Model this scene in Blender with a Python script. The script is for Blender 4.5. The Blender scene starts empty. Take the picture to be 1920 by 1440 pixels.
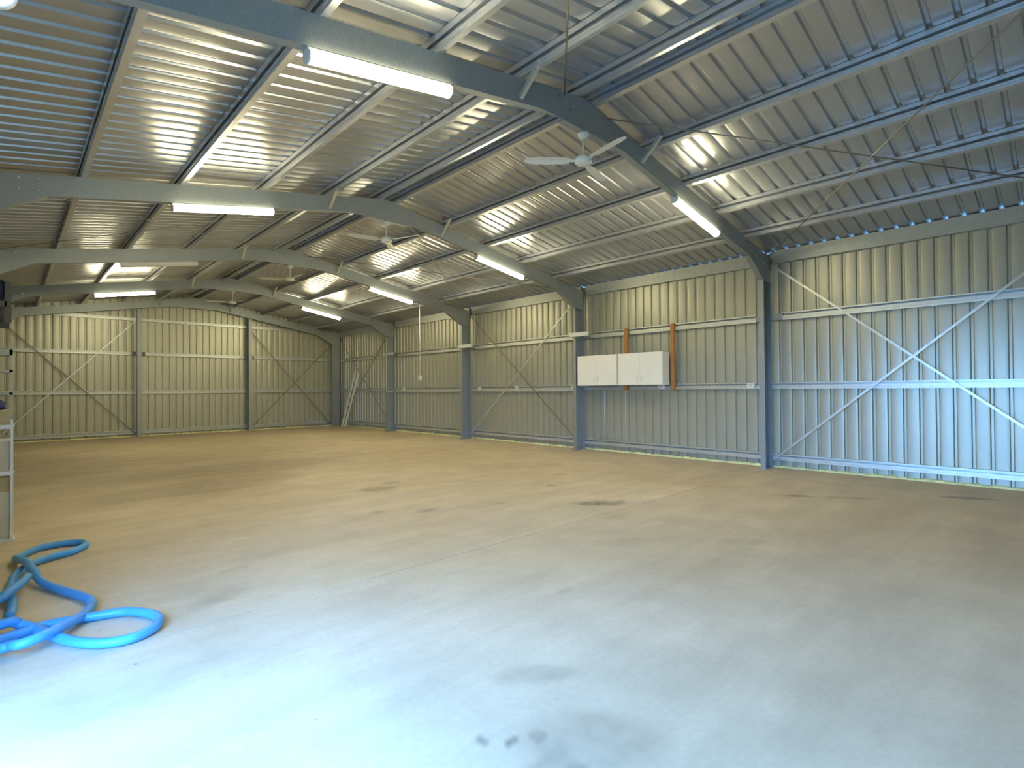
import bpy, bmesh, math, random
import numpy as np
from mathutils import Vector, Matrix
random.seed(7)
C = bpy.context.scene.collection
R = math.radians

# ------------------------------------------------------------------ camera
W, H = 1920, 1440
cam = bpy.data.cameras.new('camera')
cam.sensor_fit = 'HORIZONTAL'; cam.sensor_width = 36.0
cam.lens = 995.1 / W * 36.0
cam.clip_start = 0.02; cam.clip_end = 400
cobj = bpy.data.objects.new('camera', cam); C.objects.link(cobj)
yaw, pitch, roll = R(43.5704), R(.579), R(.4555)
fwd = Vector((math.sin(yaw) * math.cos(pitch), math.cos(yaw) * math.cos(pitch), math.sin(pitch)))
right0 = Vector((math.cos(yaw), -math.sin(yaw), 0)); up0 = right0.cross(fwd)
rt = right0 * math.cos(roll) - up0 * math.sin(roll)
upv = right0 * math.sin(roll) + up0 * math.cos(roll)
M = Matrix((rt, upv, -fwd)).transposed().to_4x4()
M.translation = Vector((0, 0, 1.5))
cobj.matrix_world = M
bpy.context.scene.camera = cobj

# ------------------------------------------------------------------ world and exposure
SKY_COLOR = (.17, .44, 1.0); SKY_STRENGTH = 28.0
TUBE_COLOR = (1.0, .88, .55); TUBE_STRENGTH = 102.0
EXPOSURE = 0.0
wd = bpy.data.worlds.new('sky'); bpy.context.scene.world = wd; wd.use_nodes = True
nt = wd.node_tree; nt.nodes.clear()
wo = nt.nodes.new('ShaderNodeOutputWorld'); bg = nt.nodes.new('ShaderNodeBackground')
tc = nt.nodes.new('ShaderNodeTexCoord'); sx = nt.nodes.new('ShaderNodeSeparateXYZ')
rmp = nt.nodes.new('ShaderNodeValToRGB')
rmp.color_ramp.elements[0].position = 0.0; rmp.color_ramp.elements[0].color = (.22, .50, 1, 1)
rmp.color_ramp.elements[1].position = 0.6; rmp.color_ramp.elements[1].color = (*SKY_COLOR, 1)
nt.links.new(tc.outputs['Generated'], sx.inputs[0]); nt.links.new(sx.outputs['Z'], rmp.inputs[0])
nt.links.new(rmp.outputs[0], bg.inputs[0]); bg.inputs[1].default_value = SKY_STRENGTH
nt.links.new(bg.outputs[0], wo.inputs[0])
vs = bpy.context.scene.view_settings
vs.view_transform = 'Standard'; vs.look = 'None'; vs.gamma = 1; vs.exposure = EXPOSURE
vs.use_curve_mapping = False

# ------------------------------------------------------------------ materials
def mat(name, col, rough=.5, metal=0.0, var=.0, scale=4.0, bump=0.0, bscale=60.0, stretch=(1, 1, 1), emit=None, es=0, spec=None):
    m = bpy.data.materials.new(name); m.use_nodes = True
    n = m.node_tree; b = n.nodes['Principled BSDF']
    b.inputs['Roughness'].default_value = rough; b.inputs['Metallic'].default_value = metal
    b.inputs['Base Color'].default_value = (*col, 1)
    if spec is not None: b.inputs['Specular IOR Level'].default_value = spec
    t = n.nodes.new('ShaderNodeTexCoord'); mp = n.nodes.new('ShaderNodeMapping')
    mp.inputs['Scale'].default_value = stretch
    n.links.new(t.outputs['Object'], mp.inputs[0])
    if var:
        nz = n.nodes.new('ShaderNodeTexNoise'); nz.inputs['Scale'].default_value = scale; nz.inputs['Detail'].default_value = 5
        n.links.new(mp.outputs[0], nz.inputs['Vector'])
        r = n.nodes.new('ShaderNodeValToRGB')
        r.color_ramp.elements[0].position = .3; r.color_ramp.elements[1].position = .7
        r.color_ramp.elements[0].color = tuple(max(0, c * (1 - var)) for c in col) + (1,)
        r.color_ramp.elements[1].color = tuple(min(1, c * (1 + var)) for c in col) + (1,)
        n.links.new(nz.outputs[0], r.inputs[0]); n.links.new(r.outputs[0], b.inputs['Base Color'])
    if bump:
        n2 = n.nodes.new('ShaderNodeTexNoise'); n2.inputs['Scale'].default_value = bscale; n2.inputs['Detail'].default_value = 3
        n.links.new(mp.outputs[0], n2.inputs['Vector'])
        bp = n.nodes.new('ShaderNodeBump'); bp.inputs['Strength'].default_value = bump; bp.inputs['Distance'].default_value = .004
        n.links.new(n2.outputs[0], bp.inputs['Height']); n.links.new(bp.outputs[0], b.inputs['Normal'])
    if emit:
        b.inputs['Emission Color'].default_value = (*emit, 1); b.inputs['Emission Strength'].default_value = es
    return m

M_roof = mat('zincalume_roof', (.52, .54, .56), .34, .72, .06, 1.2, .06, 9.0)
M_wall = mat('wall_cladding', (.47, .475, .385), .38, .42, .04, 1.5, .1, 3.0)
M_galv = mat('galvanised_frame', (.35, .39, .40), .46, .45, .10, 55, .06, 90)
M_purl = mat('galvanised_purlin', (.62, .64, .66), .32, .72, .06, 12)
M_girt = mat('galvanised_girt', (.64, .67, .63), .38, .6, .07, 12)
M_eave = mat('eave_channel', (.44, .47, .43), .42, .5, .07, 12)
M_dark = mat('dark_steel', (.12, .125, .13), .5, .6, .1, 20)
M_rod = mat('brace_rod', (.30, .27, .22), .5, .5, .15, 20)
M_strap = mat('brace_strap', (.62, .66, .64), .36, .6, .1, 14)
M_strapd = mat('shaded_strap', (.26, .25, .20), .5, .4, .1, 14)  # dark copy of the brace strap; shade from its facing put into the colour
M_bolt = mat('bolt_zinc', (.8, .82, .84), .25, .8)
M_white = mat('white_laminate', (.93, .92, .82), .45, 0, .02, 3)
M_plastic = mat('white_plastic', (.80, .80, .76), .4, 0)
M_plate = mat('pale_plate', (.74, .78, .78), .4, .1)
M_handle = mat('handle_grey', (.68, .67, .60), .4, .2)
M_timber = mat('pine_timber', (.46, .22, .065), .6, 0, .35, 9, .2, 30, (6, 6, .6))
M_foam = mat('foam_filler', (.85, .84, .40), .8, 0, .25, 9, .6, 30)
M_tube = mat('lit_diffuser', (.9, .9, .9), .4, 0, emit=TUBE_COLOR, es=TUBE_STRENGTH)
M_unlit = mat('unlit_diffuser', (.82, .82, .76), .4, 0)
M_lamp = mat('bulkhead_glass', (.9, .9, .9), .3, 0, emit=(.85, .95, 1.0), es=4.0)
M_hose = mat('blue_hose', (.07, .35, .76), .38, 0, .12, 5, .35, 160)
M_fan = mat('fan_white', (.74, .76, .70), .4, 0)
M_blue = mat('blue_cloth', (.02, .03, .12), .8, 0, .3, 14)
M_card = mat('cardboard', (.50, .42, .27), .8, 0, .1, 6)
M_card2 = mat('pale_carton', (.62, .60, .52), .75, 0, .06, 6)
M_shelf = mat('white_shelf', (.80, .84, .88), .4, .1)
M_rack = mat('grey_rack', (.48, .50, .45), .5, .3)
M_door = mat('blue_door_curtain', (.03, .05, .13), .45, .2)
M_ground = mat('outside_ground', (.09, .085, .06), .9, 0, .3, .6)

def floor_material():
    m = bpy.data.materials.new('concrete_floor'); m.use_nodes = True
    n = m.node_tree; L = n.links; b = n.nodes['Principled BSDF']
    geo = n.nodes.new('ShaderNodeNewGeometry')
    def noise(s, d=5, ro=.55, vec=None):
        k = n.nodes.new('ShaderNodeTexNoise'); k.inputs['Scale'].default_value = s; k.inputs['Detail'].default_value = d
        k.inputs['Roughness'].default_value = ro; L.new(vec or geo.outputs['Position'], k.inputs['Vector']); return k
    big = noise(.35, 4); mid = noise(1.6, 6, .6); fine = noise(28, 4)
    r1 = n.nodes.new('ShaderNodeValToRGB'); e = r1.color_ramp.elements
    e[0].position = .32; e[0].color = (.56, .455, .305, 1); e[1].position = .68; e[1].color = (.67, .57, .41, 1)
    L.new(big.outputs[0], r1.inputs[0])
    def mul(a, fac_out, lo, hi, p0, p1):
        rr = n.nodes.new('ShaderNodeMapRange'); rr.inputs['From Min'].default_value = p0; rr.inputs['From Max'].default_value = p1
        rr.inputs['To Min'].default_value = lo; rr.inputs['To Max'].default_value = hi; L.new(fac_out, rr.inputs['Value'])
        mx = n.nodes.new('ShaderNodeMix'); mx.data_type = 'RGBA'; mx.blend_type = 'MULTIPLY'; mx.inputs['Factor'].default_value = 1
        L.new(a, mx.inputs['A']); L.new(rr.outputs[0], mx.inputs['B']); return mx.outputs['Result']
    col = mul(r1.outputs[0], mid.outputs[0], .86, 1.08, .3, .7)
    col = mul(col, fine.outputs[0], .95, 1.04, .3, .7)
    # scuffs and tyre sweeps
    mp = n.nodes.new('ShaderNodeMapping'); mp.inputs['Scale'].default_value = (.5, 3.0, 1); mp.inputs['Rotation'].default_value = (0, 0, .5)
    L.new(geo.outputs['Position'], mp.inputs[0]); sc = noise(1.1, 6, .65, mp.outputs[0])
    col = mul(col, sc.outputs[0], .90, 1.03, .35, .62)
    at = n.nodes.new('ShaderNodeAttribute'); at.attribute_name = 'wear'
    wob = noise(7.0, 4, .6)
    ad = n.nodes.new('ShaderNodeMath'); ad.operation = 'MULTIPLY_ADD'; L.new(wob.outputs[0], ad.inputs[0]); ad.inputs[1].default_value = 1.6; ad.inputs[2].default_value = .2
    m2 = n.nodes.new('ShaderNodeMath'); m2.operation = 'MULTIPLY'; m2.use_clamp = True; L.new(ad.outputs[0], m2.inputs[0]); L.new(at.outputs['Fac'], m2.inputs[1])
    col = mul(col, m2.outputs[0], 1.0, .0, 0, 1)
    vo = n.nodes.new('ShaderNodeTexVoronoi'); vo.inputs['Scale'].default_value = 2.6; L.new(geo.outputs['Position'], vo.inputs['Vector'])
    col = mul(col, vo.outputs['Distance'], .55, 1.0, .018, .034)
    L.new(col, b.inputs['Base Color'])
    rg = n.nodes.new('ShaderNodeMapRange'); rg.inputs['To Min'].default_value = .50; rg.inputs['To Max'].default_value = .68
    L.new(mid.outputs[0], rg.inputs['Value']); L.new(rg.outputs[0], b.inputs['Roughness'])
    b.inputs['Specular IOR Level'].default_value = .3
    bp = n.nodes.new('ShaderNodeBump'); bp.inputs['Strength'].default_value = .12; bp.inputs['Distance'].default_value = .004
    L.new(mid.outputs[0], bp.inputs['Height']); L.new(bp.outputs[0], b.inputs['Normal'])
    return m
M_floor = floor_material()

# ------------------------------------------------------------------ mesh helpers
def link(name, bm_or_mesh, m, parent=None, smooth=False):
    if isinstance(bm_or_mesh, bmesh.types.BMesh):
        bmesh.ops.recalc_face_normals(bm_or_mesh, faces=bm_or_mesh.faces)
        me = bpy.data.meshes.new(name); bm_or_mesh.to_mesh(me); bm_or_mesh.free()
        me.materials.append(m)
        if smooth:
            for p in me.polygons: p.use_smooth = True
    else: me = bm_or_mesh
    o = bpy.data.objects.new(name, me); C.objects.link(o)
    if parent:
        o.parent = parent; o.matrix_parent_inverse = Matrix.Translation(-parent.location) if parent.location.length else Matrix.Identity(4)
    return o
def tag(o, label, cat, group=None, kind=None):
    o['label'] = label; o['category'] = cat
    if group: o['group'] = group
    if kind: o['kind'] = kind
    return o
def empty(name, loc, label, cat, group=None, kind=None):
    o = bpy.data.objects.new(name, None); C.objects.link(o); o.location = loc; o.empty_display_size = .1
    return tag(o, label, cat, group, kind)
def box(bm, x0, y0, z0, x1, y1, z1):
    vs_ = [bm.verts.new(p) for p in ((x0, y0, z0), (x1, y0, z0), (x1, y1, z0), (x0, y1, z0), (x0, y0, z1), (x1, y0, z1), (x1, y1, z1), (x0, y1, z1))]
    for f in ((0, 3, 2, 1), (4, 5, 6, 7), (0, 1, 5, 4), (1, 2, 6, 5), (2, 3, 7, 6), (3, 0, 4, 7)): bm.faces.new([vs_[i] for i in f])
    return vs_
def bbox(x0, y0, z0, x1, y1, z1, bev=0.0):
    bm = bmesh.new(); box(bm, x0, y0, z0, x1, y1, z1)
    if bev: bmesh.ops.bevel(bm, geom=bm.edges[:] , offset=bev, segments=2, affect='EDGES', profile=.6)
    return bm
def prof(bm, pts, p0, p1, u, v):
    """extrude closed 2d polygon pts (u,v) from p0 to p1"""
    p0, p1, u, v = Vector(p0), Vector(p1), Vector(u).normalized(), Vector(v).normalized()
    a = [bm.verts.new(p0 + u * x + v * y) for x, y in pts]; b = [bm.verts.new(p1 + u * x + v * y) for x, y in pts]
    n = len(pts)
    for i in range(n): bm.faces.new((a[i], a[(i + 1) % n], b[(i + 1) % n], b[i]))
    bm.faces.new(a[::-1]); bm.faces.new(b)
def csec(h, b, lip=.018, t=.004):
    """C section, web at u=0, flanges to +u, v from 0 to h"""
    return [(0, 0), (b, 0), (b, lip), (b - t, lip), (b - t, t), (t, t), (t, h - t), (b - t, h - t), (b - t, h - lip), (b, h - lip), (b, h), (0, h)]
def gsec(h, b, lo=.078, hi=.020, t=.004):
    """girt section: deep lower lip, narrow slot, thin upper lip"""
    return [(0, 0), (b, 0), (b, lo * .42), (b - .006, lo * .42 + .002), (b - .006, lo * .42 + .010), (b, lo * .42 + .012), (b, lo), (b - t, lo), (b - t, t), (t, t), (t, h - t), (b - t, h - t), (b - t, h - hi), (b, h - hi), (b, h), (0, h)]
def zsec(h, b, lip=.018, t=.004):
    """Z section: bottom flange to +u, top flange to -u, v 0..h, web at u=0"""
    return [(0, 0), (b, 0), (b, lip), (b - t, lip), (b - t, t), (t, t), (t, h), (-b, h), (-b, h - lip), (-b + t, h - lip), (-b + t, h - t), (0, h - t)]
def plate(bm, pts, y0, y1):
    """polygon in xz extruded from y0 to y1"""
    prof(bm, pts, (0, y0, 0), (0, y1, 0), (1, 0, 0), (0, 0, 1))
def tube(bm, pts, r, n=10, closed=False):
    pts = [Vector(p) for p in pts]; rings = []
    ref = Vector((0, 0, 1))
    for i, p in enumerate(pts):
        d = (pts[min(i + 1, len(pts) - 1)] - pts[max(i - 1, 0)]).normalized()
        if abs(d.dot(ref)) > .97: rf = Vector((1, 0, 0))
        else: rf = ref
        a = d.cross(rf).normalized(); b = a.cross(d)
        rings.append([bm.verts.new(p + (a * math.cos(2 * math.pi * k / n) + b * math.sin(2 * math.pi * k / n)) * r) for k in range(n)])
    for i in range(len(rings) - 1):
        for k in range(n): bm.faces.new((rings[i][k], rings[i][(k + 1) % n], rings[i + 1][(k + 1) % n], rings[i + 1][k]))
    bm.faces.new(rings[0][::-1]); bm.faces.new(rings[-1])
def lathe(bm, prof_, cx, cy, n=20):
    """profile list of (r,z)"""
    rings = []
    for r, z in prof_:
        rings.append([bm.verts.new((cx + r * math.cos(2 * math.pi * k / n), cy + r * math.sin(2 * math.pi * k / n), z)) for k in range(n)])
    for i in range(len(rings) - 1):
        for k in range(n): bm.faces.new((rings[i][k], rings[i][(k + 1) % n], rings[i + 1][(k + 1) % n], rings[i + 1][k]))
    bm.faces.new(rings[0]); bm.faces.new(rings[-1])

# ------------------------------------------------------------------ dimensions
XM, ZA, TP = 4.8786, 4.8797, .1769           # ridge line, rafter top at ridge, roof slope
XR, XWR = 10.03, 10.47                       # inner face of right columns, right wall sheeting
XL, XWL = 2 * XM - XR, 2 * XM - XWR
FY = [3.8431 + 4.4437 * i for i in range(-1, 5)]   # the six portal frames
YG, YN = 21.93, FY[0] - .12                  # far and near gable sheeting
FW = .085                                    # flange width of frame members
RD = .25                                     # rafter depth
PH = .15                                     # purlin height
EPS = math.atan(TP); CS, SN = math.cos(EPS), math.sin(EPS)
def rtop(x): return ZA - TP * abs(x - XM)
PITCH = .209; SHW = PITCH * 4

# sheet profile: pans at 0, grooves standing away from the room
def sheet_cross(n=4):
    pts = []
    for k in range(n):
        o = k * PITCH
        pts += [(o, .0018), (o + .020, .004), (o + .034, .033), (o + .062, .033), (o + .076, .004), (o + .100, .0014), (o + .1525, .0), (o + .180, .0006)]
    pts.append((n * PITCH, .0018)); return pts
CROSS = sheet_cross()

# ------------------------------------------------------------------ setting: ground, floor
g = link('ground', bbox(-60, -60, -.30, 70, 80, -.12), M_ground); tag(g, 'bare earth outside the open door of the shed', 'ground', kind='structure')
fl = link('floor', bbox(XWL - .1, YN - .1, -.115, XWR + .1, YG + .1, -.03), M_floor); tag(fl, 'dusty tan concrete floor of the empty shed', 'floor', kind='structure')
ys = [YN - .1, 3.86, 12.72, YG + .1]
STAINS = [(5.62, 4.26, .30, .13, -.7, .50), (6.15, 5.60, .10, .05, -.7, .45), (3.79, 5.55, .13, .09, 0, .30),
          (4.10, 7.3, .26, .20, 0, .32), (4.5, 7.6, .14, .1, 0, .25), (3.3, 5.9, .09, .06, 0, .30),
          (1.80, 1.42, .28, .20, -.75, .21), (1.55, 1.42, .13, .09, 0, .24), (1.62, 1.33, .06, .05, 0, .50), (1.47, 1.75, .03, .025, 0, .5), (1.55, 1.66, .03, .025, 0, .5), (1.66, 1.60, .04, .03, 0, .45),
          (2.02, 1.95, .20, .08, -.6, .20), (7.9, 2.6, .20, .07, -.9, .38), (8.25, 2.05, .28, .08, -1.0, .25),
          (9.3, .95, .3, .1, -1.1, .35), (5.9, 4.15, .10, .05, 0, .35), (1.13, 4.3, .20, .10, .4, .2), (1.4, 4.9, .14, .07, .4, .18),
          (7.0, 6.2, .12, .07, 0, .25), (4.7, 5.2, .1, .05, 0, .25), (.55, 3.4, .5, .25, .3, .14), (2.3, 9.5, 1.4, .7, .2, .22),
          (3.3, 11.2, 2.0, .8, .0, .20), (7.2, 7.6, .9, .35, -.5, .12), (3.0, 2.6, .07, .04, 0, .14),
          (4.4, 3.0, .3, .12, -.6, .10), (5.2, 2.2, .25, .1, -.8, .12)]
def slab(y0, y1, step):
    x0, x1 = XWL - .1, XWR + .1
    nx, ny = max(2, int((x1 - x0) / step)), max(2, int((y1 - y0) / step))
    gx = np.linspace(x0, x1, nx); gy = np.linspace(y0, y1, ny)
    XX, YY = np.meshgrid(gx, gy); wear = np.zeros_like(XX)
    for (sx_, sy_, rx, ry, ro, st) in STAINS:
        c, q = math.cos(ro), math.sin(ro); u = ((XX - sx_) * c + (YY - sy_) * q) / rx; v = (-(XX - sx_) * q + (YY - sy_) * c) / ry
        r_ = np.sqrt(u * u + v * v); wear = np.maximum(wear, st * np.clip((1.35 - r_) / .55, 0, 1))
    V = np.stack([XX.ravel(), YY.ravel(), np.zeros(nx * ny)], 1).tolist()
    F = [(j * nx + i, j * nx + i + 1, (j + 1) * nx + i + 1, (j + 1) * nx + i) for j in range(ny - 1) for i in range(nx - 1)]
    b0 = len(V); V += [(x0, y0, -.03), (x1, y0, -.03), (x1, y1, -.03), (x0, y1, -.03)]
    c00, c10, c11, c01 = 0, nx - 1, nx * ny - 1, (ny - 1) * nx
    F += [[b0, b0 + 1] + list(range(c10, c00 - 1, -1)), [b0 + 2, b0 + 3] + list(range(c01, c11 + 1)), [b0 + 1, b0 + 2] + [k * nx + nx - 1 for k in range(ny - 1, -1, -1)], [b0 + 3, b0] + [k * nx for k in range(ny)], [b0 + 3, b0 + 2, b0 + 1, b0]]
    me = bpy.data.meshes.new('concrete_slab'); me.from_pydata(V, [], F); me.materials.append(M_floor)
    a = me.attributes.new('wear', 'FLOAT', 'POINT'); a.data.foreach_set('value', np.concatenate([wear.ravel(), np.zeros(4)]).astype(np.float32))
    me.update(); return me
for i, st in enumerate((.035, .07, .5)):
    link('concrete_slab', slab(ys[i] + (.004 if i else 0), ys[i + 1] - (.004 if i < 2 else 0), st), M_floor, fl)

# ------------------------------------------------------------------ walls and roof
def sheet_mesh(name, length, m, vary=None):
    """sheet lying in local x (across ribs) and z (along ribs), ribs bulging to -y; origin bottom left. vary(x)->(z0,z1)"""
    bm = bmesh.new(); lo = []; hi = []
    for x, d in CROSS:
        z0, z1 = vary(x) if vary else (0, length)
        lo.append(bm.verts.new((x, -d, z0))); hi.append(bm.verts.new((x, -d, z1)))
    for i in range(len(lo) - 1): bm.faces.new((lo[i], lo[i + 1], hi[i + 1], hi[i]))
    me = bpy.data.meshes.new(name); bm.to_mesh(me); bm.free(); me.materials.append(m); return me
def put(name, me, mtx, parent):
    o = bpy.data.objects.new(name, me); C.objects.link(o); o.parent = parent; o.matrix_world = mtx; return o
def basis(ex, ey, ez, o):
    m = Matrix((Vector(ex), Vector(ey), Vector(ez))).transposed().to_4x4(); m.translation = Vector(o); return m

EAVE = rtop(XWR) + PH
# right wall : base angle is the wall object, sheets are its parts
wr = link('wall_right', bbox(XWR + .036, YN, -.02, XWR + .042, YG, .06), M_wall); tag(wr, 'long ribbed metal wall along the right side, cladding behind the girts', 'wall', kind='structure')
me = sheet_mesh('cladding_sheet', EAVE - .010, M_wall)
y = YN
while y < YG - .05:
    put('cladding_sheet', me, basis((0, 1, 0), (-1, 0, 0), (0, 0, 1), (XWR, y, .002)), wr); y += SHW
# left wall with the open doorway in its nearest bay
DO0, DO1, DOZ = FY[0] + .50, FY[1] - .06, 2.55
wl = link('wall_left', bbox(XWL - .042, DO1 + .1, -.02, XWL - .036, YG, .06), M_wall); tag(wl, 'ribbed metal wall along the left side with an open doorway', 'wall', kind='structure')
me_s = sheet_mesh('cladding_sheet', EAVE - DOZ - .02, M_wall); me_f = sheet_mesh('cladding_sheet', EAVE - .010, M_wall)
y = YN; 
while y < YG - .05:
    mid = y + SHW / 2
    if DO0 - .3 < mid < DO1 + .3 and y + SHW < DO1 + .5: put('cladding_sheet', me_s, basis((0, -1, 0), (1, 0, 0), (0, 0, 1), (XWL, y + SHW, DOZ)), wl)
    else: put('cladding_sheet', me_f, basis((0, -1, 0), (1, 0, 0), (0, 0, 1), (XWL, y + SHW, .002)), wl)
    y += SHW
# gables
GO0, GO1, GOZ = 99, 99, 3.0
def gable(name, yy, sign, label):
    w = link(name, bbox(XWL, min(yy, yy + sign * .036), -.02, XWR, max(yy, yy + sign * .036), .03), M_wall)
    tag(w, label, 'wall', kind='structure')
    x = XWL
    while x < XWR - .02:
        x0 = x
        def vary(u, x0=x0):
            xx = x0 + u if sign > 0 else x0 + SHW - u
            zb_ = GOZ if (sign < 0 and GO0 - .3 < x0 + SHW / 2 < GO1) else .002
            return (zb_, rtop(min(max(xx, XWL), XWR)) + PH + .045)
        cross_cut = x + SHW > XWR
        mg = sheet_mesh('cladding_sheet', 0, M_wall, vary)
        if sign > 0: mt = basis((1, 0, 0), (0, -1, 0), (0, 0, 1), (x, yy, 0))
        else: mt = basis((-1, 0, 0), (0, 1, 0), (0, 0, 1), (x + SHW, yy, 0))
        put('cladding_sheet', mg, mt, w); x += SHW
gable('wall_far', YG, 1, 'ribbed metal end wall with two posts at the far end')
gable('wall_near', YN, -1, 'ribbed metal end wall behind the viewer')
# roof
bm = bmesh.new()
zc = ZA + PH + .05
prof(bm, [(-.22, -.22 * TP), (0, 0), (.22, -.22 * TP), (.22, -.22 * TP + .004), (0, .004), (-.22, -.22 * TP + .004)], (XM, YN - .04, zc), (XM, YG + .04, zc), (1, 0, 0), (0, 0, 1))
ce = link('ceiling', bm, M_roof); tag(ce, 'underside of the ribbed metal gable roof', 'roof', kind='structure')
SL = (XWR + .12 - XM) / CS
me = sheet_mesh('roof_sheet', SL, M_roof)
zr = ZA + PH / CS + .001
y = YN - .05
while y < YG - .02:
    # right slope: ribs run down the slope from the ridge
    put('roof_sheet', me, basis((0, -1, 0), Vector((CS, 0, -SN)).cross(Vector((0, -1, 0))), (CS, 0, -SN), (XM + .004, y + SHW, zr)), ce)
    put('roof_sheet', me, basis((0, 1, 0), Vector((-CS, 0, -SN)).cross(Vector((0, 1, 0))), (-CS, 0, -SN), (XM - .004, y, zr)), ce)
    y += SHW

# ------------------------------------------------------------------ portal frames
ORD = ['behind the viewer', 'nearest in view, crossing the top of the picture', 'second in view from the near end',
       'third in view, its left tube unlit', 'fourth in view from the near end', 'farthest, against the far end wall']
def frame(i, y):
    e = empty('portal_frame', (XM, y, 0), 'galvanised steel portal frame, ' + ORD[i], 'frame', 'galvanised portal frames spanning the shed')
    for s in (-1, 1):
        X = lambda d: XM + s * d                         # d = distance from the ridge line
        dcol = XR - XM; dout = 10.365 - XM
        # column: C with web facing the viewer
        bm = bmesh.new()
        prof(bm, csec(dout - dcol, FW, .022, .005), (X(dcol), y + FW, .012), (X(dcol), y + FW, rtop(X(dout)) - .02), (0, -1, 0), (s, 0, 0))
        link('column', bm, M_galv, e)
        bm = bbox(min(X(dcol - .03), X(dout + .02)), y - .025, 0, max(X(dcol - .03), X(dout + .02)), y + FW + .02, .012)
        link('base_plate', bm, M_galv, e)
        for dd in (.06, .25):
            bm = bmesh.new(); cx_ = X(dcol + dd); lathe(bm, [(.014, .012), (.014, .028), (.009, .034)], cx_, y - .012, 6)
            link('bolt', bm, M_bolt, e)
        # rafter
        bm = bmesh.new(); v = Vector((-s * -SN * -1, 0, 0))
        nrm = Vector((s * SN, 0, CS))                    # up, square to the slope
        p0 = Vector((XM, y, ZA)) - nrm * RD + Vector((s * .0, 0, 0)); 
        # start both rafters on the ridge plane
        sh = RD * SN
        p0 = Vector((XM + s * .004, y, ZA - RD / CS)); L_ = (dout) / CS
        d = Vector((s * CS, 0, -SN))
        prof(bm, csec(RD, FW, .022, .005), p0 + d * .05, p0 + d * L_, (0, 1, 0), nrm)
        link('rafter', bm, M_galv, e)
        # haunch plate
        dh = dcol - .61
        zb = lambda dd: ZA - TP * dd - RD / CS
        bm = bmesh.new()
        pts = [(X(dcol + .30), rtop(X(dcol + .30)) - .01), (X(dh - .02), rtop(X(dh - .02)) - .01), (X(dh - .02), zb(dh - .02) - .002), (X(dcol - .012), 3.475), (X(dcol + .30), 3.44)]
        plate(bm, pts, y - .009, y - .001)
        hp = link('haunch_plate', bm, M_galv, e)
        bm = bmesh.new()     # folded lower edge
        a = Vector((X(dh), y, zb(dh) - .004)); b_ = Vector((X(dcol - .010), y, 3.475))
        dd_ = (b_ - a).normalized(); nn = Vector((-dd_.z, 0, dd_.x)) * (1 if s > 0 else -1)
        prof(bm, [(-.008, -.005), (FW, -.005), (FW, 0), (-.008, 0)], a, b_, (0, 1, 0), nn)
        link('haunch_flange', bm, M_galv, hp)
        for r_ in (.06, .19):
            for q in range(5):
                dq = dh + .07 + q * .175
                if dq > dcol + .27: continue
                c = Vector((X(dq), y - .009, rtop(X(dq)) - r_)); bm = bmesh.new()
                prof(bm, [(.012 * math.cos(k), .012 * math.sin(k)) for k in [j * math.pi / 3 for j in range(6)]], c, c + Vector((0, -.010, 0)), (1, 0, 0), (0, 0, 1))
                link('bolt', bm, M_bolt, hp)
        # fly brace
        bm = bmesh.new(); xf = X(1.07 if s < 0 else 1.16)
        a = Vector((xf, y - .012, rtop(xf) - RD + .03)); b_ = Vector((xf + s * .0, y - .30, rtop(xf) + .035))
        prof(bm, [(-.022, -.003), (.022, -.003), (.022, .003), (-.022, .003)], a, b_, (1, 0, 0), (b_ - a).cross(Vector((1, 0, 0))))
        prof(bm, [(-.022, .0), (-.018, 0), (-.018, .035), (-.022, .035)], a, b_, (1, 0, 0), (b_ - a).cross(Vector((1, 0, 0))))
        link('fly_brace', bm, M_girt, e)
    bm = bmesh.new()
    pts = [(XM - .86, rtop(XM - .86) - .01), (XM, ZA - .01), (XM + .86, rtop(XM + .86) - .01), (XM + .80, rtop(XM + .80) - RD / CS + .0), (XM + .40, ZA - .385), (XM - .40, ZA - .385), (XM - .80, rtop(XM - .80) - RD / CS)]
    plate(bm, pts, y - .008, y - .001)
    ap = link('apex_plate', bm, M_galv, e)
    bm = bbox(XM - .40, y - .008, ZA - .389, XM + .40, y + FW, ZA - .384); link('apex_flange', bm, M_galv, ap)
    for q in (-.7, -.5, -.3, .3, .5, .7):
        for r_ in (.07, .19):
            c = Vector((XM + q, y - .008, rtop(XM + q) - r_)); bm = bmesh.new()
            prof(bm, [(.010 * math.cos(k), .010 * math.sin(k)) for k in [j * math.pi / 3 for j in range(6)]], c, c + Vector((0, -.008, 0)), (1, 0, 0), (0, 0, 1))
            link('bolt', bm, M_galv, ap)
    return e
for i, y in enumerate(FY): frame(i, y)

# ------------------------------------------------------------------ purlins
def purlin(d, s, label, flip=1):
    x = XM + s * d
    e = empty('roof_purlin', (x, FY[0], rtop(x)), label, 'purlin', 'roof purlins running the length of the shed')
    nrm = Vector((s * SN, 0, CS)); down = Vector((s * CS, 0, -SN))
    for i in range(5):
        y0 = (YN + .01 if i == 0 else FY[i] + .0); y1 = (YG - .01 if i == 4 else FY[i + 1] - .0)
        bm = bmesh.new()
        pz = [(-a, b) for a, b in gsec(PH - .003, .062, .060, .050, .004)]
        prof(bm, pz, Vector((x + .03, y0 + .001, rtop(x + .03) + .001)), Vector((x + .03, y1 - .001, rtop(x + .03) + .001)), down * s, nrm)
        link('purlin_length', bm, M_purl, e)
nm = ['nearest the left eave', 'second from the left eave', 'third from the left eave', 'next to the ridge pair']
for k, xx in enumerate((.68, 1.73, 2.80, 3.83)): purlin(XM - xx, -1, 'galvanised roof purlin on the left slope, ' + nm[k], 1)
purlin(.13, -1, 'galvanised ridge purlin, left one of the pair at the ridge', 1)
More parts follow.
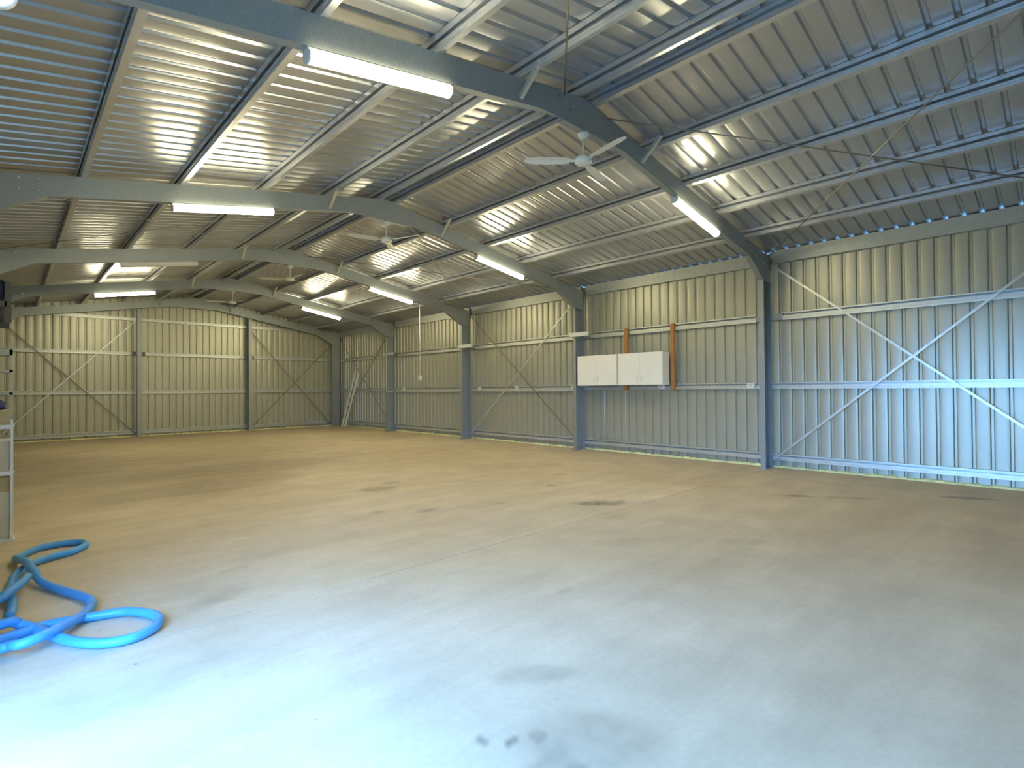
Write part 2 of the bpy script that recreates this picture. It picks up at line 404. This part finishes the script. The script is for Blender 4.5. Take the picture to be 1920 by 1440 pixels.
purlin(.17, 1, 'galvanised ridge purlin, right one of the pair at the ridge', 1)
nm = ['next to the ridge pair', 'third from the right eave', 'second from the right eave', 'nearest the right eave']
for k, xx in enumerate((6.18, 7.23, 8.25, 9.31)): purlin(xx - XM, 1, 'galvanised roof purlin on the right slope, ' + nm[k], -1)

# eave beams
for s, lab in ((1, 'right'), (-1, 'left')):
    xe = XM + s * (10.375 - XM)
    e = empty('eave_beam', (xe, FY[0], 3.81), 'deep galvanised channel along the top of the %s wall' % lab, 'beam')
    for i in range(5):
        y0 = YN + .01 if i == 0 else FY[i] + .10; y1 = YG - .01 if i == 4 else FY[i + 1] - .05
        bm = bmesh.new()
        ztop = rtop(xe) + PH - .012
        prof(bm, csec(ztop - 3.81, .085, .02, .005), (xe, y0, 3.81), (xe, y1, 3.81), (s, 0, 0), (0, 0, 1))
        link('beam_length', bm, M_eave, e)

# wall girts (C sections, open side to the room)
def girt_line(z0, z1, s, label, bays, cut=0.0):
    xo = XM + s * (XWR - .003 - XM); dp = .092
    e = empty('wall_girt', (xo, FY[0], z0), label, 'girt', 'horizontal girts on the long walls' )
    for i in bays:
        y0 = YN + .01 if i == 0 else FY[i] + FW * .5 + .0; y1 = YG - .01 if i == 4 else FY[i + 1] + FW * .5 - .004
        if cut: y0 += cut; y1 -= cut
        bm = bmesh.new()
        prof(bm, gsec(z1 - z0, dp, (z1 - z0) * .60, (z1 - z0) * .17), (xo, y0, z0), (xo, y1, z0), (-s, 0, 0), (0, 0, 1))
        gl = link('girt_length', bm, M_girt, e)
        if cut:
            for ye in (y0, y1):
                sg = -1 if ye == y0 else 1
                bm = bbox(xo - s * .0 - .02 if s > 0 else xo, min(ye, ye + sg * cut * .9), z0 + .012, xo if s > 0 else xo + .02, max(ye, ye + sg * cut * .9), z1 - .012)
                bm2 = bbox(min(xo, xo - s * dp * .75), min(ye + sg * .002, ye + sg * cut * .95), z0 + .012, max(xo, xo - s * dp * .75), max(ye + sg * .002, ye + sg * cut * .95), z1 - .012)
                bm.free(); link('end_bracket', bm2, M_galv, gl)
    return e
for s, lab, bays in ((1, 'right', range(5)), (-1, 'left', range(1, 5))):
    girt_line(2.742, 2.88, s, 'upper horizontal channel girt along the %s wall, above head height' % lab, bays, .24)
    girt_line(1.470, 1.592, s, 'middle horizontal channel girt along the %s wall' % lab, bays)
    girt_line(.145, .265, s, 'lowest horizontal channel girt along the %s wall, near the floor' % lab, bays)

# foam filler along the wall foot
def foam(p0, p1, inward, label, parent_name):
    p0, p1 = Vector(p0), Vector(p1); n = int((p1 - p0).length / .06); d = (p1 - p0) / n; inn = Vector(inward)
    bm = bmesh.new(); rings = []
    for k in range(n + 1):
        w = .020 + random.random() * .026; h = .024 + random.random() * .030
        c = p0 + d * k
        rings.append([bm.verts.new(c + inn * a + Vector((0, 0, b))) for a, b in ((-.01, 0), (w, 0), (w * .8, h * .7), (w * .2, h), (-.01, h))])
    for k in range(n):
        for j in range(5): bm.faces.new((rings[k][j], rings[k][(j + 1) % 5], rings[k + 1][(j + 1) % 5], rings[k + 1][j]))
    bm.faces.new(rings[0]); bm.faces.new(rings[-1])
    o = link('foam_seal', bm, M_foam, parent_name); o['label'] = label
foam((XWR, FY[0], 0), (XWR, YG, 0), (-1, 0, 0), 'lumpy yellow foam sealing the foot of the wall', wr)
gw = bpy.data.objects['wall_far']
foam((XL + .1, YG, 0), (XWR - .1, YG, 0), (0, -1, 0), 'lumpy yellow foam sealing the foot of the wall', gw)

# ------------------------------------------------------------------ far gable posts and girts
for k, (x0, x1, lab) in enumerate(((3.17, 3.29, 'left one of the two'), (6.68, 6.80, 'right one of the two'))):
    e = empty('gable_post', ((x0 + x1) / 2, 21.72, 0), 'galvanised post on the far end wall, ' + lab, 'post', 'posts on the far end wall')
    bm = bmesh.new(); ztop = min(rtop(x0), rtop(x1)) - RD / CS - .012
    prof(bm, csec(x1 - x0 + .10, .12, .02, .005), (x1, YG - .11 - .02, .01), (x1, YG - .11 - .02, ztop), (-1, 0, 0), (0, -1, 0))
    link('post_channel', bm, M_galv, e)
    bm = bbox(x0 - .02, YG - .36, 0, x1 + .02, YG - .11, .012); link('base_plate', bm, M_galv, e)
    bm = bmesh.new(); prof(bm, csec(.12, .05, .02, .004), (x0 - .14, YG - .15, 2.77), (x0 - .14 + .001, YG - .15, 2.77), (0, 0, 1), (0, 1, 0)); bm.free()
    for sx_ in (-1, 1):
        xa = x0 - .13 if sx_ < 0 else x1 + .002
        bm = bbox(xa, YG - .17, 2.755, xa + .128, YG - .103, 2.875); link('girt_cleat', bm, M_dark, e)
        bm = bbox(xa + (-.05 if sx_ < 0 else .13), YG - .15, 2.76, xa + (-.002 if sx_ < 0 else .178), YG - .103, 2.87); link('end_cap', bm, M_plate, e)
def ggirt(z0, z1, xa, xb, label):
    e = empty('wall_girt', (xa, YG, z0), label, 'girt', 'horizontal girts on the far end wall')
    cuts = [xa, 3.23, 6.74, xb]; cuts = [c for c in cuts if xa <= c <= xb]
    for i in range(len(cuts) - 1):
        bm = bmesh.new()
        prof(bm, csec(z1 - z0, .092, .022, .004), (cuts[i] + .001, YG - .003, z0), (cuts[i + 1] - .001, YG - .003, z0), (0, -1, 0), (0, 0, 1))
        link('girt_length', bm, M_girt, e)
ggirt(2.76, 2.87, XL - .2, XR + .25, 'upper horizontal girt across the far end wall')
ggirt(1.45, 1.57, XL - .2, XR + .25, 'middle horizontal girt across the far end wall')
ggirt(.10, .22, XL - .2, XR + .25, 'lowest horizontal girt across the far end wall')
ggirt(3.93, 4.03, 1.05, 8.7, 'short top girt across the far end wall under the roof')

# ------------------------------------------------------------------ bracing
def brace(name, pairs, label, group, w=.036, rod=False, nrm=(1, 0, 0), m=None, dark=()):
    c = Vector(pairs[0][0])
    e = empty(name, c, label, 'brace', group)
    for q, (a, b) in enumerate(pairs):
        a, b = Vector(a), Vector(b); bm = bmesh.new()
        if rod: tube(bm, [a, b], w / 2, 8); link('rod', bm, m or M_rod, e, True)
        else:
            u = (b - a).cross(Vector(nrm)).normalized(); n_ = Vector(nrm)
            prof(bm, [(-w / 2, 0), (w / 2, 0), (w / 2, .004), (-w / 2 + .004, .004), (-w / 2 + .004, .014), (-w / 2, .014)], a, b, u, n_)
            link('strap', bm, M_strapd if q in dark else M_strap, e)
    return e
XB = 10.330
for bay, lab in ((0, 'on the right wall nearest the viewer'), (2, 'on the right wall between the second and third columns'), (4, 'on the right wall next to the far corner')):
    y0, y1 = FY[bay] + .10, FY[bay + 1] - .03
    brace('cross_brace', [((XB, y1, .16), (XB, y0, 3.86)), ((XB - .008, y1, 3.78), (XB - .008, y0, .10))], 'galvanised strap cross brace ' + lab, 'cross braces on the walls', dark=() if bay == 0 else (1,) if bay == 2 else (0, 1))
YB = YG - .115
brace('cross_brace', [((XL + .05, YB, 3.72), (3.15, YB, .10)), ((XL + .05, YB - .008, .16), (3.15, YB - .008, 3.92))], 'galvanised strap cross brace on the left third of the far end wall', 'cross braces on the walls', dark=(0,), nrm=(0, -1, 0))
brace('cross_brace', [((6.84, YB, 3.80), (XR - .01, YB, .08)), ((6.84, YB - .008, .10), (XR - .01, YB - .008, 3.42))], 'galvanised strap cross brace on the right third of the far end wall', 'cross braces on the walls', dark=(0, 1), nrm=(0, -1, 0))
for bay, lab in ((0, 'nearest the viewer'), (2, 'between the second and third frames in view')):
    for s, sl in ((-1, 'left'), (1, 'right')):
        y0, y1 = FY[bay] + .1, FY[bay + 1] - .02
        xa, xb = XM + s * .40, XM + s * (10.15 - XM)
        za, zb_ = rtop(xa) - .035, rtop(xb) - .035
        brace('roof_brace', [((xa, y1, za), (xb, y0, zb_)), ((xb, y1, zb_ - .02), (xa, y0, za - .02))], 'thin crossed rods under the %s slope, %s' % (sl, lab), 'rod braces under the roof', w=.018 if (bay == 0 or s > 0) else .010, rod=True)

# ------------------------------------------------------------------ fluorescent fittings
def fitting(y, s, xa, lit, label):
    xb = xa + s * 1.325
    e = empty('fluorescent_light', ((xa + xb) / 2, y + FW / 2, rtop((xa + xb) / 2) - RD), label, 'light', 'fluorescent battens under the frames')
    if xb < xa: xa, xb = xb, xa
    sl = -s * TP
    A = Vector((xa, y + FW / 2, rtop(xa) - RD / CS - .004)); B = Vector((xb, y + FW / 2, rtop(xb) - RD / CS - .004))
    d = (B - A).normalized(); n_ = Vector((-d.z, 0, d.x))
    if n_.z < 0: n_ = -n_
    bm = bmesh.new(); prof(bm, [(-.052, -.028), (.052, -.028), (.045, 0), (-.045, 0)], A, B, (0, 1, 0), n_)
    link('tray', bm, M_plastic, e)
    bm = bmesh.new(); pp = [(.060 * math.cos(t), -.030 - .068 * math.sin(t) ** .8) for t in [math.pi * k / 10 for k in range(11)]]
    prof(bm, pp, A + d * .012, B - d * .012, (0, 1, 0), n_)
    link('diffuser', bm, M_tube if lit else M_unlit, e, False)
    pp2 = [(.064 * math.cos(t), -.028 - .074 * math.sin(t) ** .8) for t in [math.pi * k / 10 for k in range(11)]]
    for P, Q in ((A, A + d * .012), (B - d * .012, B)):
        bm = bmesh.new(); prof(bm, pp2, P, Q, (0, 1, 0), n_); link('end_cap', bm, M_plastic, e)
onm = {1: 'nearest frame', 2: 'second frame', 3: 'third frame', 4: 'fourth frame'}
for i in (1, 2, 3, 4):
    lit = i != 3
    fitting(FY[i], 1, 1.60, lit, ('lit' if lit else 'unlit') + ' fluorescent batten under the left slope of the %s in view' % onm[i])
    fitting(FY[i], 1, 6.95, True, 'lit fluorescent batten under the right slope of the %s in view' % onm[i])

# ------------------------------------------------------------------ ceiling fans
def fan(y, rot, label):
    cy = y + FW / 2; e = empty('ceiling_fan', (XM, cy, 4.49), label, 'fan', 'white ceiling fans under the ridge')
    bm = bmesh.new(); lathe(bm, [(.066, 4.488), (.068, 4.470), (.055, 4.445), (.022, 4.420)], XM, cy, 20); link('canopy', bm, M_fan, e, True)
    bm = bmesh.new(); lathe(bm, [(.012, 4.43), (.012, 4.19)], XM, cy, 10); link('downrod', bm, M_fan, e, True)
    bm = bmesh.new(); lathe(bm, [(.03, 4.215), (.085, 4.205), (.10, 4.185), (.10, 4.145), (.08, 4.125), (.03, 4.118)], XM, cy, 24); link('motor_housing', bm, M_fan, e, True)
    for k in range(3):
        a = rot + k * 2 * math.pi / 3; d = Vector((math.cos(a), math.sin(a), 0)); t = Vector((-math.sin(a), math.cos(a), .22)).normalized()
        n_ = d.cross(t); o = Vector((XM, cy, 4.165)); bm = bmesh.new(); rows = []
        for r_, w in ((.16, .045), (.22, .062), (.40, .070), (.58, .066), (.66, .050), (.69, .020)):
            rows.append([bm.verts.new(o + d * r_ + t * (w * q) + n_ * h) for q, h in ((-1, 0), (0, .008), (1, 0), (1, -.003), (0, .005), (-1, -.003))])
        for i in range(len(rows) - 1):
            for j in range(6): bm.faces.new((rows[i][j], rows[i][(j + 1) % 6], rows[i + 1][(j + 1) % 6], rows[i + 1][j]))
        bm.faces.new(rows[0]); bm.faces.new(rows[-1]); bl = link('blade', bm, M_fan, e)
        bm = bmesh.new(); prof(bm, [(-.018, -.004), (.018, -.004), (.018, .004), (-.018, .004)], o + d * .085, o + d * .20, t, n_); link('blade_arm', bm, M_fan, bl)
fan(FY[1], R(138), 'white ceiling fan under the ridge of the nearest frame in view')
fan(FY[2], R(170), 'white ceiling fan under the ridge of the second frame in view')
fan(FY[3], R(150), 'white ceiling fan under the ridge of the third frame in view')
fan(FY[4], R(165), 'white ceiling fan under the ridge of the fourth frame in view')

# ------------------------------------------------------------------ timber uprights and wall cupboards
for yc, lab in ((7.04, 'behind the two white cupboards'), (5.86, 'just right of the white cupboards')):
    bm = bbox(10.315, yc - .045, 1.46, 10.375, yc + .045, 2.885, .004)
    tag(link('timber_upright', bm, M_timber), 'orange pine upright fixed across the girts, ' + lab, 'timber', 'pine uprights on the right wall')
def cupboard(y0, y1, label):
    xf, xb, z0, z1 = 10.03, 10.31, 1.575, 2.285
    e = empty('wall_cupboard', (xb, (y0 + y1) / 2, z0), label, 'cupboard', 'white cupboards on the right wall')
    link('carcass', bbox(xf + .018, y0, z0, xb, y1, z1, .002), M_white, e)
    ym = (y0 + y1) / 2
    for a, b, hy in ((y0 + .002, ym - .002, ym - .055), (ym + .002, y1 - .002, ym + .055)):
        dr = link('door', bbox(xf, a, z0 + .003, xf + .017, b, z1 - .003, .003), M_white, e)
        bm = bmesh.new(); tube(bm, [(xf, hy, 1.665), (xf - .025, hy, 1.670), (xf - .027, hy, 1.72), (xf - .025, hy, 1.770), (xf, hy, 1.775)], .006, 8)
        link('handle', bm, M_handle, dr, True)
cupboard(7.10, 8.235, 'white two-door wall cupboard on the left, against the steel column')
cupboard(5.93, 7.05, 'white two-door wall cupboard on the right, beside the timber upright')

# ------------------------------------------------------------------ boxes across the columns, outlets, conduits
for i, lab, mm in ((2, 'second column, above the white cupboards', M_plate), (3, 'third column', M_plate), (4, 'fourth column', M_girt)):
    e = empty('junction_box', (XR - .03, FY[i], 2.83), 'pale narrow horizontal box across the ' + lab, 'box', 'pale boxes across the columns')
    w = .42 if i == 2 else .5
    link('cover', bbox(XR - .062, FY[i] - w, 2.765, XR - .004, FY[i] + .06, 2.865, .004), mm, e)
    link('end_cap', bbox(XR - .066, FY[i] + .061, 2.760, XR - .004, FY[i] + .13, 2.870, .004), M_plastic, e)
def outlet(y, label, w=.055, x=10.372):
    e = empty('power_outlet', (x, y, 1.53), label, 'outlet', 'white power outlets on the middle girt')
    link('back_box', bbox(x - .042, y - w, 1.478, x, y + w, 1.588, .006), M_plastic, e)
    link('face_plate', bbox(x - .050, y - w * .92, 1.484, x - .0425, y + w * .92, 1.582, .003), M_plastic, e)
    link('switch', bbox(x - .057, y - .012, 1.535, x - .0505, y + .012, 1.558, .002), M_dark, e)
outlet(4.22, 'white power outlet on the middle girt left of the nearest right column', .075)
outlet(6.13, 'white power outlet under the right white cupboard', .075)
outlet(8.62, 'small white power outlet on the middle girt just left of the second column')
outlet(10.70, 'small white power outlet on the middle girt where the cross brace passes')
outlet(12.30, 'small white power outlet on the middle girt just right of the third column')
outlet(16.55, 'small white power outlet on the middle girt just right of the fourth column')
bm = bmesh.new()
tube(bm, [(10.012, FY[4] - .020, 3.43), (10.012, FY[4] - .020, 1.50), (10.02, FY[4] - .024, 1.470), (10.05, FY[4] - .026, 1.460), (10.30, FY[4] - .026, 1.458)], .011, 8)
tag(link('conduit', bm, M_plastic, None, True), 'thin white conduit running down the fourth column to the middle girt', 'conduit')
for i, lab in ((2, 'between the second and third columns'), (3, 'between the third and fourth columns')):
    bm = bmesh.new(); tube(bm, [(10.362, FY[i] + .12, 1.456), (10.362, FY[i + 1] - .05, 1.456)], .011, 8)
    tag(link('conduit', bm, M_plastic, None, True), 'thin white conduit along the middle girt ' + lab, 'conduit')
# vertical conduits under the cupboards
for k, (yc, lab) in enumerate(((7.75, 'left one below the white cupboards'), (7.15, 'right one below the white cupboards'))):
    bm = bmesh.new(); tube(bm, [(10.455, yc, .27), (10.455, yc, 1.466)], .010, 8)
    tag(link('conduit', bm, M_plate, None, True), 'thin pale vertical conduit on the right wall, ' + lab, 'conduit', 'vertical conduits below the cupboards')
e = empty('pull_switch', (8.53, FY[3] + .04, 3.97), 'white pull cord switch hanging from the third frame in view', 'switch')
bm = bmesh.new(); tube(bm, [(8.53, FY[3] + .04, 3.965), (8.53, FY[3] + .04, 1.90)], .009, 8); link('cord', bm, M_plastic, e, True)
link('switch_body', bbox(8.49, FY[3] + .005, 1.78, 8.57, FY[3] + .075, 1.92, .012), M_plastic, e)

# ------------------------------------------------------------------ leaning boards in the far corner
for k, (ya, yb, lab) in enumerate(((20.72, 20.02, 'left one of the pair'), (20.45, 19.72, 'right one of the pair'))):
    bm = bmesh.new(); a = Vector((10.04, ya, 0.012)); b = Vector((10.285, yb, 2.22 - k * .03)); d = (b - a).normalized()
    u = Vector((0, 1, 0)); u = (u - d * u.dot(d)).normalized(); v = d.cross(u)
    prof(bm, csec(.10, .03, .008, .003) if k else [(-.0, 0), (.028, 0), (.028, .10), (0, .10)], a, b, v, u)
    tag(link('steel_channel', bm, M_plate), 'pale metal length leaning in the far right corner, ' + lab, 'channel', 'metal lengths leaning in the far corner')

# ------------------------------------------------------------------ blue hose
HP = [(-.62, 5.05, .035), (-.40, 5.25, .035)]
yawc, ca, sa = yaw, math.cos(yaw), math.sin(yaw)
def floor_pt(px, py, z):
    u, v = (px - 960) / 995.1, (720 - py) / 995.1
    d = fwd + rt * u + upv * v; t = (z - 1.5) / d.z; return (d.x * t, d.y * t, z)
def catmull(P, n=7):
    P = [Vector(p) for p in P]; P = [P[0] * 2 - P[1]] + P + [P[-1] * 2 - P[-2]]; out = []
    for i in range(1, len(P) - 2):
        for k in range(n):
            t = k / n; a, b, c, d = P[i - 1], P[i], P[i + 1], P[i + 2]
            out.append(.5 * ((2 * b) + (-a + c) * t + (2 * a - 5 * b + 4 * c - d) * t * t + (-a + 3 * b - 3 * c + d) * t ** 3))
    out.append(P[-2]); return out
# path of the hose over the floor: metres, ground level unless it rides over itself
ZR = .031
HOSE = [(-.42, 5.15, ZR), floor_pt(2, 1118, ZR), floor_pt(28, 1080, ZR), floor_pt(58, 1058, ZR), floor_pt(95, 1045, ZR), floor_pt(135, 1034, ZR), floor_pt(160, 1022, ZR),
        floor_pt(150, 1017, ZR), floor_pt(112, 1020, ZR), floor_pt(70, 1029, ZR), floor_pt(40, 1042, ZR), floor_pt(30, 1047, .05), floor_pt(48, 1053, .09), floor_pt(62, 1070, .085),
        floor_pt(80, 1092, ZR + .01), floor_pt(120, 1108, ZR), floor_pt(155, 1118, ZR), floor_pt(173, 1130, ZR), floor_pt(158, 1152, .04), floor_pt(120, 1173, .07),
        floor_pt(78, 1193, .085), floor_pt(38, 1208, .075), floor_pt(3, 1216, .05), (-.30, 4.06, ZR), (-.52, 4.14, ZR), (-.46, 4.40, ZR), floor_pt(2, 1171, .095), floor_pt(38, 1171, .06), floor_pt(70, 1180, ZR),
        floor_pt(102, 1193, ZR), floor_pt(140, 1203, ZR), floor_pt(190, 1206, ZR), floor_pt(245, 1197, ZR), floor_pt(288, 1177, ZR), floor_pt(298, 1160, ZR), floor_pt(278, 1150, ZR),
        floor_pt(235, 1147, ZR), floor_pt(180, 1155, ZR), floor_pt(125, 1165, ZR), floor_pt(85, 1173, ZR + .0), floor_pt(40, 1187, ZR), floor_pt(4, 1198, ZR), (-.35, 4.25, ZR), (-.60, 4.6, ZR)]
bm = bmesh.new(); tube(bm, catmull(HOSE, 8), .030, 14)
hz = link('hose', bm, M_hose, None, True); tag(hz, 'long blue ribbed hose lying in loose loops on the floor', 'hose')
bm = bmesh.new()
H2 = [floor_pt(52, 1081, .10), floor_pt(36, 1096, .098), floor_pt(14, 1112, .094), floor_pt(-14, 1130, .07), (-.42, 5.0, ZR), (-.62, 4.9, ZR)]
tube(bm, catmull(H2, 7), .030, 14)
h2 = link('hose', bm, M_hose, None, True); tag(h2, 'short dark blue hose end lying over the long hose by the shelves', 'hose')
bm = bmesh.new()
H3 = [floor_pt(20, 1113, .029), floor_pt(23, 1127, .029), floor_pt(23, 1142, .029), floor_pt(18, 1155, .029)]
tube(bm, catmull(H3, 7), .028, 14)
h3 = link('hose', bm, M_hose, None, True); tag(h3, 'short upright bend of blue hose at the left picture edge', 'hose')

# ------------------------------------------------------------------ shelves by the left wall
e = empty('shelf_unit', (-.28, 7.6, 0), 'white metal shelf unit holding cartons at the left picture edge', 'shelves')
SX0, SX1, SY0, SY1 = -.62, .045, 7.42, 7.86
for z in (.018, .70, 1.17):
    bm = bbox(SX0, SY0, z - .016, SX1, SY1, z + .004); box(bm, SX0, SY0 - .004, z - .03, SX1 + .0, SY0 + .0, z + .012)
    link('shelf', bm, M_shelf, e)
for x, y_ in ((SX0, SY0), (SX1 - .018, SY0), (SX0, SY1 - .02), (SX1 - .018, SY1 - .02)):
    link('post', bbox(x, y_ - .006, 0, x + .018, y_ + .02, 1.22), M_shelf, e)
for z in (.0, .69, 1.16): link('shelf_bracket', bbox(SX1, SY0 - .004, z, SX1 + .012, SY0 + .10, z + .016), M_shelf, e)
for k, (z0, z1, mm, lab) in enumerate(((.0225, .50, M_card2, 'large pale carton on the bottom shelf at the left picture edge'), (.7045, 1.02, M_card2, 'pale carton on the middle shelf at the left picture edge'),
                                       (1.1745, 1.33, M_card, 'low brown carton on the top shelf at the left picture edge'))):
    b = empty('carton', ((SX0 + SX1) / 2, 7.64, z0), lab, 'carton', 'cartons on the white shelves')
    link('carton_body', bbox(SX0 + .03, SY0 + .02, z0, SX1 - .022, SY1 - .03, z1, .004), mm, b)
    link('tape', bbox((SX0 + SX1) / 2 - .025, SY0 + .019, z0 + .01, (SX0 + SX1) / 2 + .025, SY0 + .0195, z1 - .004), M_card, b)
b = tag(link('carton', bbox(SX0 + .04, SY0 + .03, .5005, SX1 - .024, SY1 - .04, .655, .004), M_card), 'flat brown carton on top of the large pale one', 'carton', 'cartons on the white shelves')
bm = bmesh.new()
bmesh.ops.create_icosphere(bm, subdivisions=3, radius=1)
for v in bm.verts:
    n_ = 1 + .12 * math.sin(5 * v.co.x + 3 * v.co.y) * math.cos(4 * v.co.z)
    v.co = Vector((-.20 + v.co.x * .21 * n_, 7.62 + v.co.y * .16 * n_, 1.331 + max(0, (v.co.z + .55)) * .072 * n_))
tag(link('folded_cloth', bm, M_blue, None, True), 'dark blue cloth bundle on the brown carton at the left edge', 'cloth')
# grey rack behind
e = empty('storage_rack', (-.3, 9.2, 0), 'grey open metal rack behind the white shelf unit', 'rack')
for z in (.12, .80, 1.50, 1.78, 2.02):
    link('rack_shelf', bbox(-.66, 9.0, z - (.05 if z > 2 else .02), .052, 9.42, z + (.02 if z > 2 else .01)), M_rack, e)
for x, y_ in ((-.69, 9.0), (.020, 9.0), (-.69, 9.39), (.020, 9.39)):
    link('rack_post', bbox(x, y_, 0, x + .03, y_ + .03, 2.12), M_rack, e)

# ------------------------------------------------------------------ doors
e = empty('door_1', (XL, 15.0, 0), 'closed dark blue roller door in the left wall towards the far end', 'door', kind='structure')
bm = bmesh.new(); tube(bm, [(-.17, 12.90, 3.32), (-.17, 16.85, 3.32)], .20, 24); link('door_roll', bm, M_door, e, True)
link('roll_bracket', bbox(-.44, 12.86, 3.02, -.01, 12.895, 3.12, .0), M_dark, e)
link('roll_bracket', bbox(-.44, 16.90, 3.0, .035, 16.94, 3.50, .0), M_dark, e)
link('door_guide', bbox(-.035, 12.86, 2.75, .052, 12.895, 3.46, .0), M_dark, e)
bm = bmesh.new()
prof(bm, [(0, 0), (.02, 0), (.02, .35), (0, .35)], (-.43, 13.05, 0.003), (-.43, 16.85, 0.003), (1, 0, 0), (0, 0, 1)); bm.free()
bm = bmesh.new(); n = 42
prev = None
for k in range(n * 2 + 1):
    z = .01 + k * 3.20 / (n * 2); xx = -.44 + (.012 if k % 2 else 0)
    cur = (bm.verts.new((xx, 13.05, z)), bm.verts.new((xx, 16.85, z)))
    if prev: bm.faces.new((prev[0], prev[1], cur[1], cur[0]))
    prev = cur
link('door_curtain', bm, M_door, e)
# rolled-up door over the near doorway
e = empty('door_2', (XWL, 1.5, DOZ), 'open roller door rolled up over the near doorway in the left wall', 'door', kind='structure')
bm = bmesh.new(); tube(bm, [(XWL - .24, DO0, DOZ + .25), (XWL - .24, DO1, DOZ + .25)], .18, 20); link('door_roll', bm, M_wall, e, True)
for yy in (DO0 - .05, DO1 + .0): link('door_guide', bbox(XWL - .06, yy, 0, XWL - .04 + .1, yy + .05, DOZ), M_galv, e)

# round bulkhead lamp high on the left column of the nearest frame
e = empty('bulkhead_lamp', (-.05, FY[1], 3.56), 'round white glowing lamp high in the top left corner', 'lamp')
bm = bmesh.new(); prof(bm, [(.10 * math.cos(k * math.pi / 12), .10 * math.sin(k * math.pi / 12)) for k in range(24)], (-.06, FY[1] - .012, 3.60), (-.06, FY[1] - .035, 3.60), (1, 0, 0), (0, 0, 1)); link('lamp_base', bm, M_plastic, e)
bm = bmesh.new(); bmesh.ops.create_uvsphere(bm, u_segments=20, v_segments=10, radius=.085)
for v in bm.verts: v.co = Vector((-.06 + v.co.x, FY[1] - .036 - max(0, v.co.y) * .5, 3.60 + v.co.z))
link('lamp_glass', bm, M_lamp, e, True)

# number the sub-objects plainly and finish
bpy.context.view_layer.update()
